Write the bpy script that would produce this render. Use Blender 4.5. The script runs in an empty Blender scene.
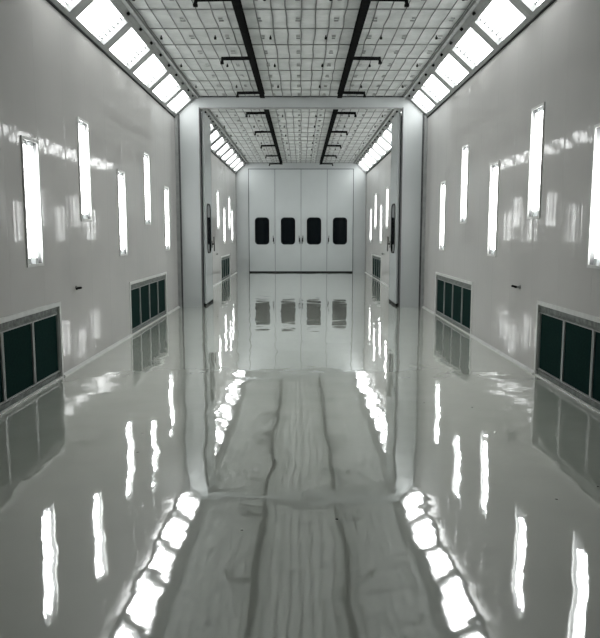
import bpy, bmesh, math, random
from mathutils import Vector, Matrix
random.seed(7)
sc = bpy.context.scene
C = sc.collection
PI = math.pi

# ------------------------------------------------------------------ dimensions (metres)
W = 2.526            # half width of the booth
ZW = 3.83           # top of the straight wall
XC, ZC = 2.085, 4.225 # inner top edge of the sloping light strip / ceiling height
YN, YP, YF = -1.6, 14.0, 26.75   # near wall, portal, far wall

# ------------------------------------------------------------------ materials
def mat(name, col, rough=0.5, metal=0.0, ior=1.5, emit=None, strength=0, spec=0.5):
    m = bpy.data.materials.new(name); m.use_nodes = True
    b = m.node_tree.nodes['Principled BSDF']
    b.inputs['Base Color'].default_value = (*col, 1)
    b.inputs['Roughness'].default_value = rough
    b.inputs['Metallic'].default_value = metal
    b.inputs['IOR'].default_value = ior
    b.inputs['Specular IOR Level'].default_value = spec
    if emit:
        b.inputs['Emission Color'].default_value = (*emit, 1)
        b.inputs['Emission Strength'].default_value = strength
    return m, m.node_tree, b

def N(nt, typ, **kw):
    n = nt.nodes.new(typ)
    for k, v in kw.items():
        if k in n.inputs: n.inputs[k].default_value = v
        else: setattr(n, k, v)
    return n
def math_node(nt, op, a, b=None):
    n = nt.nodes.new('ShaderNodeMath'); n.operation = op
    for i, v in enumerate((a, b)):
        if v is None: continue
        if isinstance(v, (int, float)): n.inputs[i].default_value = v
        else: nt.links.new(v, n.inputs[i])
    return n.outputs[0]
def noise(nt, vec, scale, detail=2, rough=0.5, dist=0.0, sc3=None):
    if sc3:
        mp = nt.nodes.new('ShaderNodeMapping'); mp.inputs['Scale'].default_value = sc3
        nt.links.new(vec, mp.inputs[0]); vec = mp.outputs[0]
    n = nt.nodes.new('ShaderNodeTexNoise')
    n.inputs['Scale'].default_value = scale; n.inputs['Detail'].default_value = detail
    n.inputs['Roughness'].default_value = rough; n.inputs['Distortion'].default_value = dist
    nt.links.new(vec, n.inputs['Vector'])
    return n.outputs['Fac']
def ramp(nt, fac, stops):
    r = nt.nodes.new('ShaderNodeValToRGB')
    el = r.color_ramp.elements
    while len(el) < len(stops): el.new(0.5)
    for e, (p, c) in zip(el, stops): e.position = p; e.color = (*c, 1)
    nt.links.new(fac, r.inputs[0]); return r.outputs[0]
def coords(nt): return nt.nodes.new('ShaderNodeTexCoord').outputs['Object']

# white lacquered wall sheets: faint cloudiness, waviness, a shallow joint every 0.775 m
def wall_material(name, col, joints=True, rough=0.06, spec=0.4):
    m, nt, b = mat(name, col, rough, spec=spec)
    co = coords(nt)
    cl = noise(nt, co, 0.9, 3)
    c0 = tuple(c*0.95 for c in col); c1 = tuple(min(1, c*1.03) for c in col)
    nt.links.new(ramp(nt, cl, [(0.3, c0), (0.7, c1)]), b.inputs['Base Color'])
    h = math_node(nt, 'MULTIPLY', noise(nt, co, 0.8, 1), 0.003)
    h2 = math_node(nt, 'MULTIPLY', noise(nt, co, 1.0, 2, sc3=(9, 9, 0.25)), 0.0009 if joints else 0.0002)
    h = math_node(nt, 'ADD', h, h2)
    if joints:
        sep = nt.nodes.new('ShaderNodeSeparateXYZ'); nt.links.new(co, sep.inputs[0])
        pp = math_node(nt, 'PINGPONG', math_node(nt, 'ADD', sep.outputs['Y'], 0.30), 0.3875)
        pr = nt.nodes.new('ShaderNodeMapRange'); pr.inputs['From Min'].default_value = 0.0
        pr.inputs['From Max'].default_value = 0.02; pr.inputs['To Min'].default_value = -0.0012; pr.inputs['To Max'].default_value = 0.0
        pr.interpolation_type = 'SMOOTHSTEP'
        nt.links.new(pp, pr.inputs['Value'])
        h = math_node(nt, 'ADD', h, pr.outputs[0])
    bp = nt.nodes.new('ShaderNodeBump'); bp.inputs['Distance'].default_value = 1.0; bp.inputs['Strength'].default_value = 1.0
    nt.links.new(h, bp.inputs['Height']); nt.links.new(bp.outputs[0], b.inputs['Normal'])
    return m
M_wall = wall_material('white_wall_sheet', (0.53, 0.522, 0.508), rough=0.05, spec=0.08)
M_portal = wall_material('white_portal_sheet', (0.44, 0.465, 0.465), joints=False, rough=0.25)
M_door = wall_material('white_door_sheet', (0.44, 0.47, 0.47), joints=False, rough=0.2)

# poured glossy floor
def floor_material():
    m, nt, b = mat('poured_epoxy_floor', (0.3, 0.3, 0.28), 0.035, ior=2.0)
    b.inputs['Coat Weight'].default_value = 1.0; b.inputs['Coat IOR'].default_value = 2.1; b.inputs['Coat Roughness'].default_value = 0.035
    co = coords(nt)
    base = ramp(nt, noise(nt, co, 0.7, 5, 0.6), [(0.3, (0.54, 0.57, 0.505)), (0.7, (0.59, 0.62, 0.555))])
    # dirt specks: sparse small dots
    vo = nt.nodes.new('ShaderNodeTexVoronoi'); vo.inputs['Scale'].default_value = 4.5; nt.links.new(co, vo.inputs['Vector'])
    dot = math_node(nt, 'LESS_THAN', vo.outputs['Distance'], 0.04)
    sepc = nt.nodes.new('ShaderNodeSeparateColor'); nt.links.new(vo.outputs['Color'], sepc.inputs[0])
    pick = math_node(nt, 'GREATER_THAN', sepc.outputs[0], 0.5)
    dot = math_node(nt, 'MULTIPLY', dot, pick)
    mx = nt.nodes.new('ShaderNodeMix'); mx.data_type = 'RGBA'
    nt.links.new(dot, mx.inputs[0]); nt.links.new(base, mx.inputs[6]); mx.inputs[7].default_value = (0.05, 0.05, 0.045, 1)
    nt.links.new(mx.outputs[2], b.inputs['Base Color'])
    # self-levelling waves: long swells, shorter ripples, fine orange peel
    a = math_node(nt, 'MULTIPLY', noise(nt, co, 1.8, 1, 0.4), 0.0058)
    c = math_node(nt, 'MULTIPLY', math_node(nt, 'ADD', noise(nt, co, 9.0, 1, 0.5), math_node(nt, 'MULTIPLY', noise(nt, co, 4.0, 0), 1.6)), 0.0004)
    d = math_node(nt, 'MULTIPLY', noise(nt, co, 26.0, 1), 0.00003)
    h = math_node(nt, 'ADD', math_node(nt, 'ADD', a, c), d)
    bp = nt.nodes.new('ShaderNodeBump'); bp.inputs['Distance'].default_value = 1.0; bp.inputs['Strength'].default_value = 1.0
    nt.links.new(h, bp.inputs['Height']); nt.links.new(bp.outputs[0], b.inputs['Normal']); nt.links.new(bp.outputs[0], b.inputs['Coat Normal'])
    return m
M_floor = floor_material()

def mottled(name, c0, c1, scale, rough=0.6, metal=0.0, bump=0.0, spec=0.5):
    m, nt, b = mat(name, c0, rough, metal, spec=spec)
    co = coords(nt); f = noise(nt, co, scale, 4, 0.6)
    nt.links.new(ramp(nt, f, [(0.35, c0), (0.68, c1)]), b.inputs['Base Color'])
    if bump:
        bp = nt.nodes.new('ShaderNodeBump'); bp.inputs['Distance'].default_value = 1.0
        nt.links.new(math_node(nt, 'MULTIPLY', f, bump), bp.inputs['Height']); nt.links.new(bp.outputs[0], b.inputs['Normal'])
    return m
M_pad = mottled('ceiling_filter_pad', (0.53, 0.55, 0.545), (0.71, 0.73, 0.725), 3.5, 0.9, bump=0.01)
M_grid = mottled('grid_wire', (0.07, 0.075, 0.075), (0.16, 0.165, 0.16), 8, 0.5)
M_bar = mottled('grid_bar', (0.24, 0.25, 0.245), (0.38, 0.39, 0.385), 8, 0.5)
M_black = mottled('black_paint', (0.010, 0.011, 0.011), (0.016, 0.016, 0.016), 12, 0.7, spec=0.0)
M_rubber = mottled('black_rubber', (0.006, 0.007, 0.007), (0.012, 0.012, 0.012), 20, 0.6, spec=0.05)
M_steel = mottled('grey_steel_frame', (0.25, 0.26, 0.255), (0.32, 0.33, 0.325), 6, 0.35)
M_lightframe = mottled('pale_steel_frame', (0.30, 0.31, 0.305), (0.37, 0.38, 0.375), 6, 0.4)
M_galv = mottled('worn_galvanised', (0.06, 0.07, 0.065), (0.18, 0.20, 0.185), 18, 0.5)
M_trimw = mottled('white_trim', (0.58, 0.59, 0.57), (0.68, 0.69, 0.67), 9, 0.4)
M_dark = mottled('dark_gasket', (0.05, 0.053, 0.055), (0.09, 0.093, 0.095), 10, 0.5)
M_filter = mottled('dark_green_filter', (0.004, 0.018, 0.016), (0.006, 0.026, 0.022), 40, 0.9, spec=0.05)
M_glass, _, _b = mat('dark_glass', (0.004, 0.006, 0.007), 0.04, spec=0.25)
M_refl, _, _b = mat('white_reflector', (0.2, 0.205, 0.205), 0.6)
M_tube, _, _b = mat('lit_tube', (0.9, 0.9, 0.9), 0.4, emit=(0.985, 1.0, 0.995), strength=7.0)
M_diff, _, _b = mat('lit_diffuser', (0.9, 0.9, 0.9), 0.5, emit=(0.985, 1.0, 0.995), strength=4.1)
M_sock, _, _b = mat('lamp_socket', (0.50, 0.52, 0.52), 0.5)

# ------------------------------------------------------------------ mesh builder
class MB:
    def __init__(s): s.bm = bmesh.new()
    def box(s, a, b, mtx=None):
        x0, y0, z0 = (min(a[i], b[i]) for i in range(3)); x1, y1, z1 = (max(a[i], b[i]) for i in range(3))
        vs = [s.bm.verts.new(p) for p in ((x0,y0,z0),(x1,y0,z0),(x1,y1,z0),(x0,y1,z0),(x0,y0,z1),(x1,y0,z1),(x1,y1,z1),(x0,y1,z1))]
        for f in ((0,3,2,1),(4,5,6,7),(0,1,5,4),(1,2,6,5),(2,3,7,6),(3,0,4,7)): s.bm.faces.new([vs[i] for i in f])
        if mtx:
            for v in vs: v.co = mtx @ v.co
        return s
    def prism(s, pts, axis, t0, t1):
        """polygon pts (2-D) extruded along an axis"""
        def P(p, t):
            return {'Y': (p[0], t, p[1]), 'X': (t, p[0], p[1]), 'Z': (p[0], p[1], t)}[axis]
        a = [s.bm.verts.new(P(p, t0)) for p in pts]; b = [s.bm.verts.new(P(p, t1)) for p in pts]
        s.bm.faces.new(a); s.bm.faces.new(list(reversed(b)))
        n = len(pts)
        for i in range(n): s.bm.faces.new([a[i], b[i], b[(i+1)%n], a[(i+1)%n]])
        return s
    def ring(s, outer, inner, axis, t0, t1):
        def P(p, t):
            return {'Y': (p[0], t, p[1]), 'X': (t, p[0], p[1])}[axis]
        n = len(outer)
        V = [[s.bm.verts.new(P(p, t)) for p in loop] for loop in (outer, inner) for t in (t0, t1)]
        o0, o1, i0, i1 = V
        for i in range(n):
            j = (i+1) % n
            s.bm.faces.new([o0[i], o1[i], o1[j], o0[j]]); s.bm.faces.new([i0[i], i0[j], i1[j], i1[i]])
            s.bm.faces.new([o0[i], o0[j], i0[j], i0[i]]); s.bm.faces.new([o1[i], i1[i], i1[j], o1[j]])
        return s
    def tube(s, pts, r, n=10):
        pts = [Vector(p) for p in pts]; rings = []
        for i, p in enumerate(pts):
            d = (pts[min(i+1, len(pts)-1)] - pts[max(i-1, 0)]).normalized()
            up = Vector((0,0,1)) if abs(d.z) < 0.9 else Vector((1,0,0))
            u = d.cross(up).normalized(); w = d.cross(u).normalized()
            rings.append([s.bm.verts.new(p + r*(math.cos(2*PI*k/n)*u + math.sin(2*PI*k/n)*w)) for k in range(n)])
        for a, b in zip(rings, rings[1:]):
            for k in range(n): s.bm.faces.new([a[k], a[(k+1)%n], b[(k+1)%n], b[k]])
        s.bm.faces.new(rings[0]); s.bm.faces.new(list(reversed(rings[-1])))
        return s
    def build(s, name, m, parent=None, bevel=0, smooth=False):
        bmesh.ops.recalc_face_normals(s.bm, faces=s.bm.faces)
        me = bpy.data.meshes.new(name); s.bm.to_mesh(me); s.bm.free()
        me.materials.append(m)
        if smooth:
            for p in me.polygons: p.use_smooth = True
        o = bpy.data.objects.new(name, me); C.objects.link(o)
        if parent: o.parent = parent
        if bevel:
            md = o.modifiers.new('bevel', 'BEVEL'); md.width = bevel; md.segments = 2; md.limit_method = 'ANGLE'
        return o

def tag(o, label=None, cat=None, group=None, kind=None):
    for k, v in (('label', label), ('category', cat), ('group', group), ('kind', kind)):
        if v: o[k] = v
    return o
def empty(name, loc=(0,0,0), rz=0.0):
    o = bpy.data.objects.new(name, None); C.objects.link(o); o.empty_display_size = 0.1
    o.location = loc; o.rotation_euler = (0, 0, rz); return o
def copy_tree(o, parent=None):
    c = o.copy(); C.objects.link(c)
    if parent: c.parent = parent
    for ch in list(kids[o.name]) if o.name in kids else []: copy_tree(ch, c)
    return c
kids = {}
def register(root):
    def rec(o):
        ch = [q for q in bpy.data.objects if q.parent == o]
        kids[o.name] = ch
        for q in ch: rec(q)
    rec(root)

def struct(o): o['kind'] = 'structure'; return o

# ------------------------------------------------------------------ layout tables
LOW, HIGH = (1.205, 1.165), (1.66, 1.14)       # base height and height of a wall lamp
lampL = [(6.47, 0), (8.07, 1), (9.70, 0), (11.31, 1), (12.92, 0), (16.1, 0), (17.7, 1), (19.2, 0), (20.9, 1), (22.6, 0), (24.2, 1), (25.15, 0)]
lampR = [(5.80, 0), (7.46, 1), (9.03, 0), (10.67, 1), (12.25, 0), (15.6, 0), (17.1, 1), (18.4, 0), (20.15, 1), (21.65, 0), (23.25, 1), (24.8, 0)]
LW = 0.375
grilles = [(4.46, 7.22), (9.98, 12.73), (21.5, 24.2)]
def side_grilles(side):   # the nearest grille sits a little further back on the left wall
    return [(a-0.14, b-0.14) if side < 0 and a < 5 else (a, b) for a, b in grilles]
GZ = 0.80

# ------------------------------------------------------------------ the setting
o = MB().box((-W-0.1, YN-0.1, -0.12), (W+0.1, YF+0.1, 0)).build('floor', M_floor); struct(o)

def wall_with_holes(name, side, holes, m):
    ys = sorted({YN, YF} | {h[0] for h in holes} | {h[1] for h in holes})
    zs = sorted({0.0, ZW} | {h[2] for h in holes} | {h[3] for h in holes})
    b = MB(); vs = {}
    x = side*W
    def v(y, z, d):
        k = (y, z, d)
        if k not in vs: vs[k] = b.bm.verts.new((x + side*d, y, z))
        return vs[k]
    solid = {}
    for i in range(len(ys)-1):
        for j in range(len(zs)-1):
            cy, cz = (ys[i]+ys[i+1])/2, (zs[j]+zs[j+1])/2
            solid[i, j] = not any(h[0] < cy < h[1] and h[2] < cz < h[3] for h in holes)
    for (i, j), s in solid.items():
        if not s: continue
        for d in (0, 0.1):
            b.bm.faces.new([v(ys[i], zs[j], d), v(ys[i+1], zs[j], d), v(ys[i+1], zs[j+1], d), v(ys[i], zs[j+1], d)])
        for di, dj, e in ((-1,0,((0,0),(0,1))), (1,0,((1,0),(1,1))), (0,-1,((0,0),(1,0))), (0,1,((0,1),(1,1)))):
            if not solid.get((i+di, j+dj), False):
                (a0, a1), (b0, b1) = e
                b.bm.faces.new([v(ys[i+a0], zs[j+a1], 0), v(ys[i+b0], zs[j+b1], 0), v(ys[i+b0], zs[j+b1], 0.1), v(ys[i+a0], zs[j+a1], 0.1)])
    return struct(b.build(name, m))
for name, side, lamps in (('wall_left', -1, lampL), ('wall_right', 1, lampR)):
    up, st = (0.015, 1.025) if side > 0 else (0.0, 1.0)
    holes = [(y-LW/2, y+LW/2, (LOW, HIGH)[h][0]+up, (LOW, HIGH)[h][0]+up+(LOW, HIGH)[h][1]*st) for y, h in lamps]
    holes += [(a, b, 0.0, GZ) for a, b in side_grilles(side)]
    wall_with_holes(name, side, holes, M_wall)

outline = [(-W,0),(-W,ZW),(-XC,ZC),(XC,ZC),(W,ZW),(W,0)]
struct(MB().prism(outline, 'Y', YF, YF+0.1).build('wall_far', M_portal))
struct(MB().prism(outline, 'Y', YN-0.1, YN).build('wall_near', M_portal))
# portal wall with its wide opening
PX, PZ = 2.045, 4.01
U = [(-W,0),(-W,ZW),(-XC,ZC),(XC,ZC),(W,ZW),(W,0),(PX,0),(PX,PZ),(-PX,PZ),(-PX,0)]
struct(MB().prism(U, 'Y', YP, YP+0.1).build('wall_middle', M_portal))

# ceiling: filter pads above a wire support grid
ceil = struct(MB().box((-XC-0.02, YN, ZC), (XC+0.02, YF, ZC+0.1)).build('ceiling', M_pad))
PIT = 0.78
rows = [8.70 + PIT*k for k in range(-13, 24)]
rows = [r for r in rows if YN < r < YF-0.05 and not (YP-0.03 < r < YP+0.13)]
wires, bars, clips = MB(), MB(), MB()
nx = 11
for k in range(-nx, nx+1):
    x = k*0.1825
    for y0, y1 in ((YN, YP), (YP+0.1, YF)):
        # the hand-laid wires are never quite straight
        y = y0; pts = []
        while y < y1: pts.append((x+random.uniform(-.011,.011), y, ZC-0.016)); y += PIT/2
        pts.append((x, y1, ZC-0.016))
        wires.tube(pts, 0.008, 4)
for r in rows:
    bars.box((-XC, r-0.013, ZC-0.012), (XC, r+0.013, ZC-0.003))
    for k in range(-4, 5):
        x = k*0.49 - 0.04
        if abs(x) > 1.98: continue
        y = r + PIT*0.45
        if y > YF-0.1 or abs(y-YP-0.05) < 0.15: continue
        for dy in (-0.05, 0.06):
            w = random.uniform(0.022, 0.034)
            clips.box((x-w, y+dy-0.007, ZC-0.026), (x+w, y+dy+0.007, ZC-0.012))
wires.build('grid_wire', M_grid, ceil); bars.build('grid_bar', M_bar, ceil); clips.build('wire_clip', M_bar, ceil)
for side in (-1, 1):
    MB().box((side*XC, YN, ZC-0.04), (side*(XC-0.05), YP, ZC)).box((side*XC, YP+0.1, ZC-0.04), (side*(XC-0.05), YF, ZC)).build('border_angle', M_bar, ceil)
def knob(): return MB().tube([(0,0,0), (0,0,-0.03)], 0.009, 8).tube([(0,0,-0.024), (0,0,-0.05)], 0.017, 10)
k0 = None
for i in range(11):
    y = 9.75 + 1.56*i - 1.56
    if abs(y-YP-0.05) < 0.2 or y > YF: y += 0.3
    for x in (-1.92, -1.18, -0.42, 0.34, 1.1, 1.86):
        if k0 is None: k0 = knob().build('knob', M_black, ceil); q = k0
        else: q = k0.copy(); C.objects.link(q); q.parent = ceil
        q.location = (x, y, ZC-0.02)

# trims: base angle along the walls, dark gap under the sloping lights, corner gaskets at the portal
for side, nm in ((-1, 'left'), (1, 'right')):
    b = MB()
    edges = [YN] + [v for g in side_grilles(side) for v in g] + [YF]
    segs = [(edges[i], edges[i+1]) for i in range(0, len(edges), 2)]
    for a, c in segs:
        for a2, c2 in ((a, min(c, YP)), (max(a, YP+0.1), c)):
            if c2 - a2 > 0.1: b.prism([(side*W, 0), (side*(W-0.028), 0), (side*(W-0.028), 0.008), (side*(W-0.008), 0.026), (side*W, 0.03)], 'Y', a2, c2)
    struct(b.build('baseboard_'+nm, M_trimw))
tn = 1
for side in (-1, 1):
    for y0, y1 in ((YN, YP-0.05), (YP+0.12, YF)):
        struct(MB().box((side*(W+0.01), y0, ZW-0.035), (side*(W-0.014), y1, ZW-0.012)).build('trim_%d' % tn, M_rubber)); tn += 1
    struct(MB().box((side*W, YP-0.05, 0), (side*(W-0.06), YP, ZW-0.0)).build('trim_%d' % tn, M_steel)); tn += 1
    struct(MB().box((side*(W-0.06), YP-0.015, 0), (side*(W-0.095), YP, ZW+0.05)).build('trim_%d' % tn, M_dark)); tn += 1
    # jamb edge strip
    struct(MB().box((side*(PX+0.0), YP-0.012, 0), (side*(PX-0.015), YP+0.1, PZ)).build('trim_%d' % tn, M_dark)); tn += 1
    struct(MB().box((side*W, YF-0.03, 0), (side*(W-0.03), YF, ZW-0.0)).build('trim_%d' % tn, M_steel)); tn += 1
# header lip with bolts
struct(MB().box((-PX+0.02, YP-0.01, PZ-0.02), (PX-0.02, YP+0.1, PZ)).build('trim_%d' % tn, M_steel)); tn += 1
struct(MB().box((-XC, YP-0.03, ZC-0.022), (XC, YP, ZC)).build('trim_%d' % tn, M_dark)); tn += 1

# ------------------------------------------------------------------ doors
def rrect(cx, cz, w, h, r, n=6):
    pts = []
    for (sx, sz, a0) in ((1,1,0),(-1,1,90),(-1,-1,180),(1,-1,270)):
        for k in range(n+1):
            a = math.radians(a0 + 90*k/n)
            pts.append((cx+sx*(w/2-r)+r*math.cos(a), cz+sz*(h/2-r)+r*math.sin(a)))
    return pts
def door_leaf(name, w, h, handle_at):
    """leaf in the XZ plane, origin bottom centre, front face towards -Y"""
    T = 0.045
    leaf = MB().box((-w/2, 0, 0.05), (w/2, T, h)).build(name, M_door, bevel=0.004)
    leaf['kind'] = 'structure'
    MB().box((-w/2, 0.008, 0.0), (w/2, T-0.008, 0.05)).build('bottom_seal', M_rubber, leaf)
    MB().ring(rrect(0, 1.615, 0.56, 1.05, 0.14), rrect(0, 1.615, 0.50, 0.99, 0.11), 'Y', -0.012, 0.002).build('window_gasket', M_rubber, leaf)
    MB().prism(rrect(0, 1.615, 0.51, 1.0, 0.115), 'Y', -0.004, 0.001).build('window_pane', M_glass, leaf)
    if handle_at:
        s = 1 if handle_at > 0 else -1
        x = handle_at
        MB().tube([(x-s*0.03, -0.05, 1.44), (x-s*0.03, -0.05, 1.33), (x-s*0.005, -0.05, 1.25), (x, -0.05, 1.12)], 0.011, 8).tube([(x-s*.02, -.05, 1.28), (x-s*.02, 0.0, 1.28)], 0.012, 8).box((x-s*0.02-.022, -0.012, 1.2), (x-s*0.02+.022, 0.0, 1.35)).build('handle', M_black, leaf)
    return leaf
LWD = 1.01
for i, (cx, ha) in enumerate(((-1.5*LWD, 0.46), (-0.5*LWD, 0.46), (0.5*LWD, -0.46), (1.5*LWD, -0.46))):
    d = door_leaf('door_%d' % (i+1), LWD-0.014, 3.97, ha)
    d.location = (cx, YF-0.055, 0.0)
# frame around the far doors: dark gaps behind the leaves
struct(MB().box((-2*LWD-0.02, YF-0.01, 0), (2*LWD+0.02, YF, 4.0)).build('trim_%d' % tn, M_dark)); tn += 1
struct(MB().box((-2*LWD-0.05, YF-0.03, 0), (-2*LWD-0.02, YF, 4.03)).box((2*LWD+0.02, YF-0.03, 0), (2*LWD+0.05, YF, 4.03)).box((-2*LWD-0.05, YF-0.03, 4.0), (2*LWD+0.05, YF, 4.03)).build('trim_%d' % tn, M_door)); tn += 1
# folded-back leaves at the portal: pairs stacked flat beside the opening
n = 5
for side in (-1, 1):
    for j, off in enumerate((0.0, 0.075)):
        d = door_leaf('door_%d' % n, 1.04, 3.97, (side*-0.47 if j == 0 else 0)); n += 1
        d.rotation_euler = (0, 0, side*-PI/2 if side > 0 else PI/2)
        # front face (-Y local) turned towards the middle of the opening
        d.location = (side*(1.975+off), 14.70, 0.0)
    struct(MB().box((side*1.975, 15.225, 0.0), (side*2.09, 15.25, 4.0)).build('trim_%d' % tn, M_dark)); tn += 1

# ------------------------------------------------------------------ sloping ceiling lights
sl = math.atan2(ZC-ZW, W-XC); SL = math.hypot(ZC-ZW, W-XC)
def make_light():
    """built for the left side: local frame with u up the slope, n into the room"""
    L = 1.29
    root = empty('ceiling_light')
    # local basis -> world of left wall: origin at lower edge
    u = Vector((math.cos(sl), 0, math.sin(sl))); nn = Vector((math.sin(sl), 0, -math.cos(sl))); v = Vector((0,1,0))
    mt = Matrix(((u.x, v.x, nn.x, 0), (u.y, v.y, nn.y, 0), (u.z, v.z, nn.z, 0), (0,0,0,1)))
    def B(mb, a, b): mb.box(a, b, mt)
    f = MB()
    lo, hi, e = 0.055, SL-0.13, 0.11
    B(f, (0, -L/2+.001, -0.09), (lo, L/2-.001, 0.0)); B(f, (hi, -L/2+.001, -0.09), (SL, L/2-.001, 0.0))
    B(f, (lo, -L/2+.001, -0.09), (hi, -L/2+e, 0.0)); B(f, (lo, L/2-e, -0.09), (hi, L/2-.001, 0.0))
    f.build('frame', M_lightframe, root)
    r = MB()   # raised lips and the upper flange
    B(r, (0.0, -L/2+.001, 0.0), (0.014, L/2-.001, 0.012)); B(r, (hi+0.03, -L/2+.001, 0.0), (hi+0.042, L/2-.001, 0.012)); B(r, (SL-0.02, -L/2+.001, 0.0), (SL, L/2-.001, 0.016))
    r.build('lip', M_bar, root)
    d = MB(); B(d, (lo, -L/2+e, -0.086), (hi, L/2-e, -0.08)); d.build('diffuser', M_diff, root)
    w = hi-lo
    for k in range(6):
        s = MB(); c = lo + w*(k+0.5)/6
        for (a0, a1, hw) in ((0.0, 0.06, 0.012), (0.085, 0.115, 0.017), (0.145, 0.165, 0.010)):
            B(s, (c-hw, L/2-e-a1, -0.08), (c+hw, L/2-e-a0, -0.072))
        B(s, (c-0.004, L/2-e-0.165, -0.08), (c+0.004, L/2-e, -0.075))
        s.build('lamp_socket', M_sock, root)
    for y in (-L/4, L/4):
        p = mt @ Vector((hi+0.075, y, 0)); q = mt @ Vector((hi+0.075, y, 0.03))
        MB().tube([p, q], 0.02, 10).build('knob', M_black, root)
    return root
light0 = make_light(); register(light0)
words = ['nearest', 'second', 'third', 'fourth', 'fifth', 'sixth', 'seventh', 'eighth', 'ninth']
used = False
L = 1.29
for side, sn in ((-1, 'left'), (1, 'right')):
    for k in range(6):
        o = light0 if not used else copy_tree(light0); used = True
        l0 = 1.08     # the panel next to the portal is a little shorter
        o.location = (side*W, YP - l0/2 if k == 0 else YP - l0 - L*(k-0.5), ZW)
        o.scale = (1 if side < 0 else -1, l0/L if k == 0 else 1, 1)
        a = 'the one nearest the portal' if k == 0 else '%s from the portal' % words[k]
        tag(o, 'bright square panel in near sloping light strip above %s wall, %s' % (sn, a), 'ceiling light', 'panels of the near %s light strip' % sn)
    for k in range(9):
        o = copy_tree(light0)
        o.location = (side*W, YF - L*(k+0.5), ZW)
        if side > 0: o.scale = (-1, 1, 1)
        a = 'nearest the closed doors' if k == 0 else '%s from the closed doors' % words[k]
        tag(o, 'bright panel in sloping strip over %s wall beyond portal, %s' % (sn, a), 'ceiling light', 'panels of the far %s light strip' % sn)
    # blank sheet closing the slope where there are no panels
    for y0, y1 in ((YN, YP-1.08-5*L), (YP+0.1, YF-9*L)):
        if y1-y0 < 0.02: continue
        t = 0.03
        struct(MB().prism([(side*W, ZW), (side*XC, ZC), (side*(XC), ZC+0.05), (side*(W), ZW+0.05)], 'Y', y0, y1).build('trim_%d' % tn, M_steel)); tn += 1

# ------------------------------------------------------------------ wall lamps
def make_lamp(h):
    root = empty('wall_lamp')
    w = LW/2; D = 0.07
    MB().ring([(-w-.012,-.012),(w+.012,-.012),(w+.012,h+.012),(-w-.012,h+.012)], [(-w+.014,.014),(w-.014,.014),(w-.014,h-.014),(-w+.014,h-.014)], 'X', 0.0, 0.012).build('frame', M_trimw, root)
    b = MB(); g = 0.002
    b.box((-D, -w+g, g), (-D+0.004, w-g, h-g)).box((-D, -w+g, g), (-0.002, -w+g+.006, h-g)).box((-D, w-g-.006, g), (-0.002, w-g, h-g))
    b.box((-D, -w+.01, g), (-0.002, w-.01, g+.006)).box((-D, -w+.01, h-g-.006), (-0.002, w-.01, h-g))
    b.build('reflector', M_refl, root)
    for y in (-0.088, 0.088):
        t = MB().tube([(-0.032, y, 0.075), (-0.032, y, h-0.055)], 0.024, 14).build('tube', M_tube, root, smooth=False)
        MB().box((-0.062, y-0.03, 0.012), (-0.012, y+0.03, 0.072)).build('socket', M_sock, t)
        MB().box((-0.062, y-0.03, h-0.052), (-0.012, y+0.03, h-0.012)).build('socket', M_sock, t)
    return root
low0 = make_lamp(LOW[1]); register(low0)
high0 = make_lamp(HIGH[1]); register(high0)
usedL = {0: False, 1: False}
for side, sn, lamps in ((-1, 'left', lampL), (1, 'right', lampR)):
    cnt = {}
    for y, h in lamps:
        src = (low0, high0)[h]
        o = src if not usedL[h] else copy_tree(src); usedL[h] = True
        o.location = (side*W, y, (LOW, HIGH)[h][0] + (0.015 if side > 0 else 0)); o.rotation_euler = (0, 0, PI if side > 0 else 0)
        if side > 0: o.scale = (1, 1, 1.025)
        zone = 'near' if y < YP else 'far'
        key = (zone, h); cnt[key] = cnt.get(key, 0) + 1
    seen = {}
    for y, h in lamps: pass
    objs = [q for q in bpy.data.objects if q.name.split('.')[0] == 'wall_lamp' and q.location.x*side > 0]
    for zone in ('near', 'far'):
        for h, hn in ((0, 'lower'), (1, 'upper')):
            sel = sorted([q for q in objs if (q.location.y < YP) == (zone == 'near') and (q.location.z > 1.4) == (h == 1)], key=lambda q: q.location.y)
            if zone == 'far': sel = sel[::-1]
            for i, q in enumerate(sel):
                if zone == 'near':
                    a = 'nearest the viewer' if i == 0 else '%s from the viewer' % words[i]
                    tag(q, 'tall twin-tube lamp glowing in %s wall before portal, %s row, %s' % (sn, hn, a), 'wall lamp', 'wall lamps of the near %s wall' % sn)
                else:
                    a = 'nearest the closed doors' if i == 0 else '%s from the closed doors' % words[i]
                    tag(q, 'tall lit lamp in %s wall beyond portal, %s row, %s' % (sn, hn, a), 'wall lamp', 'wall lamps of the far %s wall' % sn)

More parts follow.
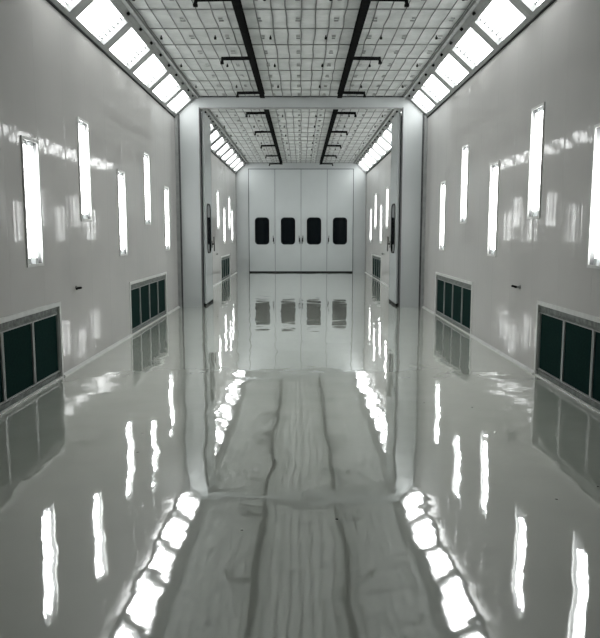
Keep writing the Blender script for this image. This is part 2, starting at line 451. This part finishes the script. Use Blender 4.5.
# ------------------------------------------------------------------ extraction grilles
def make_grille(Lg):
    root = empty('filter_grille')
    t = 0.045; H = GZ
    MB().ring([(-Lg/2,0.0),(Lg/2,0.0),(Lg/2,H),(-Lg/2,H)], [(-Lg/2+t,0.012),(Lg/2-t,0.012),(Lg/2-t,H-t),(-Lg/2+t,H-t)], 'X', -0.035, 0.012).build('frame', M_trimw, root)
    MB().box((-0.033, -Lg/2+t, H-t-0.065), (-0.01, Lg/2-t, H-t)).box((-0.012, -Lg/2+t, H-t-.073), (0.0, Lg/2-t, H-t-.06)).build('upper_angle', M_galv, root)
    MB().box((-0.033, -Lg/2+t, 0.012), (-0.01, Lg/2-t, 0.055)).box((-0.012, -Lg/2+t, .052), (0.0, Lg/2-t, 0.062)).build('lower_angle', M_galv, root)
    n = 4; P = (Lg-2*t)/n
    for k in range(n):
        y0 = -Lg/2+t+P*k; y1 = y0+P
        MB().box((-0.034, y0+.001, 0.05), (-0.022, y1-.001, H-t-.06)).build('filter', M_filter, root)
        f = MB().ring([(y0+.004,.066),(y1-.004,.066),(y1-.004,H-t-.075),(y0+.004,H-t-.075)], [(y0+.022,.08),(y1-.022,.08),(y1-.022,H-t-.087),(y0+.022,H-t-.087)], 'X', -0.022, -0.008).build('filter_frame', M_steel, root)
    return root
for side, sn in ((-1, 'left'), (1, 'right')):
    for (a, b), pl in zip(side_grilles(side), ('nearest the viewer', 'just before the portal', 'beyond the portal')):
        g = make_grille(b-a)
        g.location = (side*W, (a+b)/2, 0); g.rotation_euler = (0, 0, PI if side > 0 else 0)
        tag(g, 'dark green filter grille low in %s wall, %s' % (sn, pl), 'vent', 'filter grilles along the walls')

# ------------------------------------------------------------------ wall latches
def make_latch():
    root = empty('lever_latch')
    MB().tube([(-0.015,0,0), (0.012,0,0)], 0.026, 14).tube([(0.01,0,0), (0.05,0,0)], 0.011, 10).build('rosette', M_steel, root)
    MB().tube([(0.05, 0.012, 0.0), (0.055, -0.03, 0.002), (0.055, -0.09, 0.004), (0.05, -0.13, 0.0)], 0.013, 8).build('lever', M_black, root, smooth=True)
    return root
lt = make_latch(); register(lt)
for i, (side, y, zz) in enumerate(((-1, 7.62, 0.90), (1, 7.83, 0.895), (-1, 20.3, 0.91), (1, 20.75, 0.90))):
    o = lt if i == 0 else copy_tree(lt)
    o.location = (side*W, y, zz); o.rotation_euler = (0, 0, PI if side > 0 else 0)
    tag(o, 'small black lever latch on %s wall %s' % (('left', 'right')[side > 0], 'past the nearest filter grille' if y < YP else 'beyond the portal'), 'latch', 'wall latches')

# ------------------------------------------------------------------ black ceiling rails with side arms
def make_rail(side, y0, y1, arms):
    root = empty('ceiling_rail', (side*0.745, (y0+y1)/2, ZC-0.03)); c = (y0+y1)/2
    MB().box((-0.045, y0-c, -0.012), (0.045, y1-c, 0.0)).box((-0.012, y0-c, -0.07), (0.012, y1-c, -0.012)).box((-0.045, y0-c, -0.085), (0.045, y1-c, -0.07)).build('rail', M_black, root)
    for y in arms:
        a = MB().tube([(0, y-c, -0.08), (side*0.20, y-c, -0.083), (side*0.43, y-c, -0.086)], 0.027, 8).build('arm', M_black, root)
        MB().tube([(side*0.43, y-c, -0.062), (side*0.435, y-c, -0.11), (side*0.44, y-c, -0.145)], 0.02, 8).box((side*0.44-.025, y-c-.02, -0.165), (side*0.44+.025, y-c+.02, -0.14)).build('hook', M_black, a)
    return root
for side, sn in ((-1, 'left'), (1, 'right')):
    tag(make_rail(side, 5.0, 13.6, (8.0, 10.6, 13.1)), 'long black rail with side arms under the ceiling before the portal, %s of two' % sn, 'rail', 'ceiling rails before the portal')
    tag(make_rail(side, YP+0.13, YF-0.45, (15.25, 18.0, 20.75, 23.4, 26.0)), 'long black rail with side arms under the ceiling beyond the portal, %s of two' % sn, 'rail', 'ceiling rails beyond the portal')

# ------------------------------------------------------------------ camera, world, view
cam = bpy.data.cameras.new('camera'); co = bpy.data.objects.new('camera', cam); C.objects.link(co)
cam.sensor_fit = 'HORIZONTAL'; cam.sensor_width = 36; cam.lens = 36*680/600
co.location = (0, 0, 1.5)
co.rotation_euler = (PI/2 - math.atan(85/680), 0, math.atan(1/680))
cam.clip_start = 0.05; cam.clip_end = 100
sc.camera = co
w = bpy.data.worlds.new('world'); sc.world = w; w.use_nodes = True
w.node_tree.nodes['Background'].inputs[0].default_value = (0.02, 0.02, 0.02, 1)
sc.view_settings.view_transform = 'Standard'; sc.view_settings.look = 'None'
sc.view_settings.exposure = 1.22; sc.view_settings.gamma = 1.0
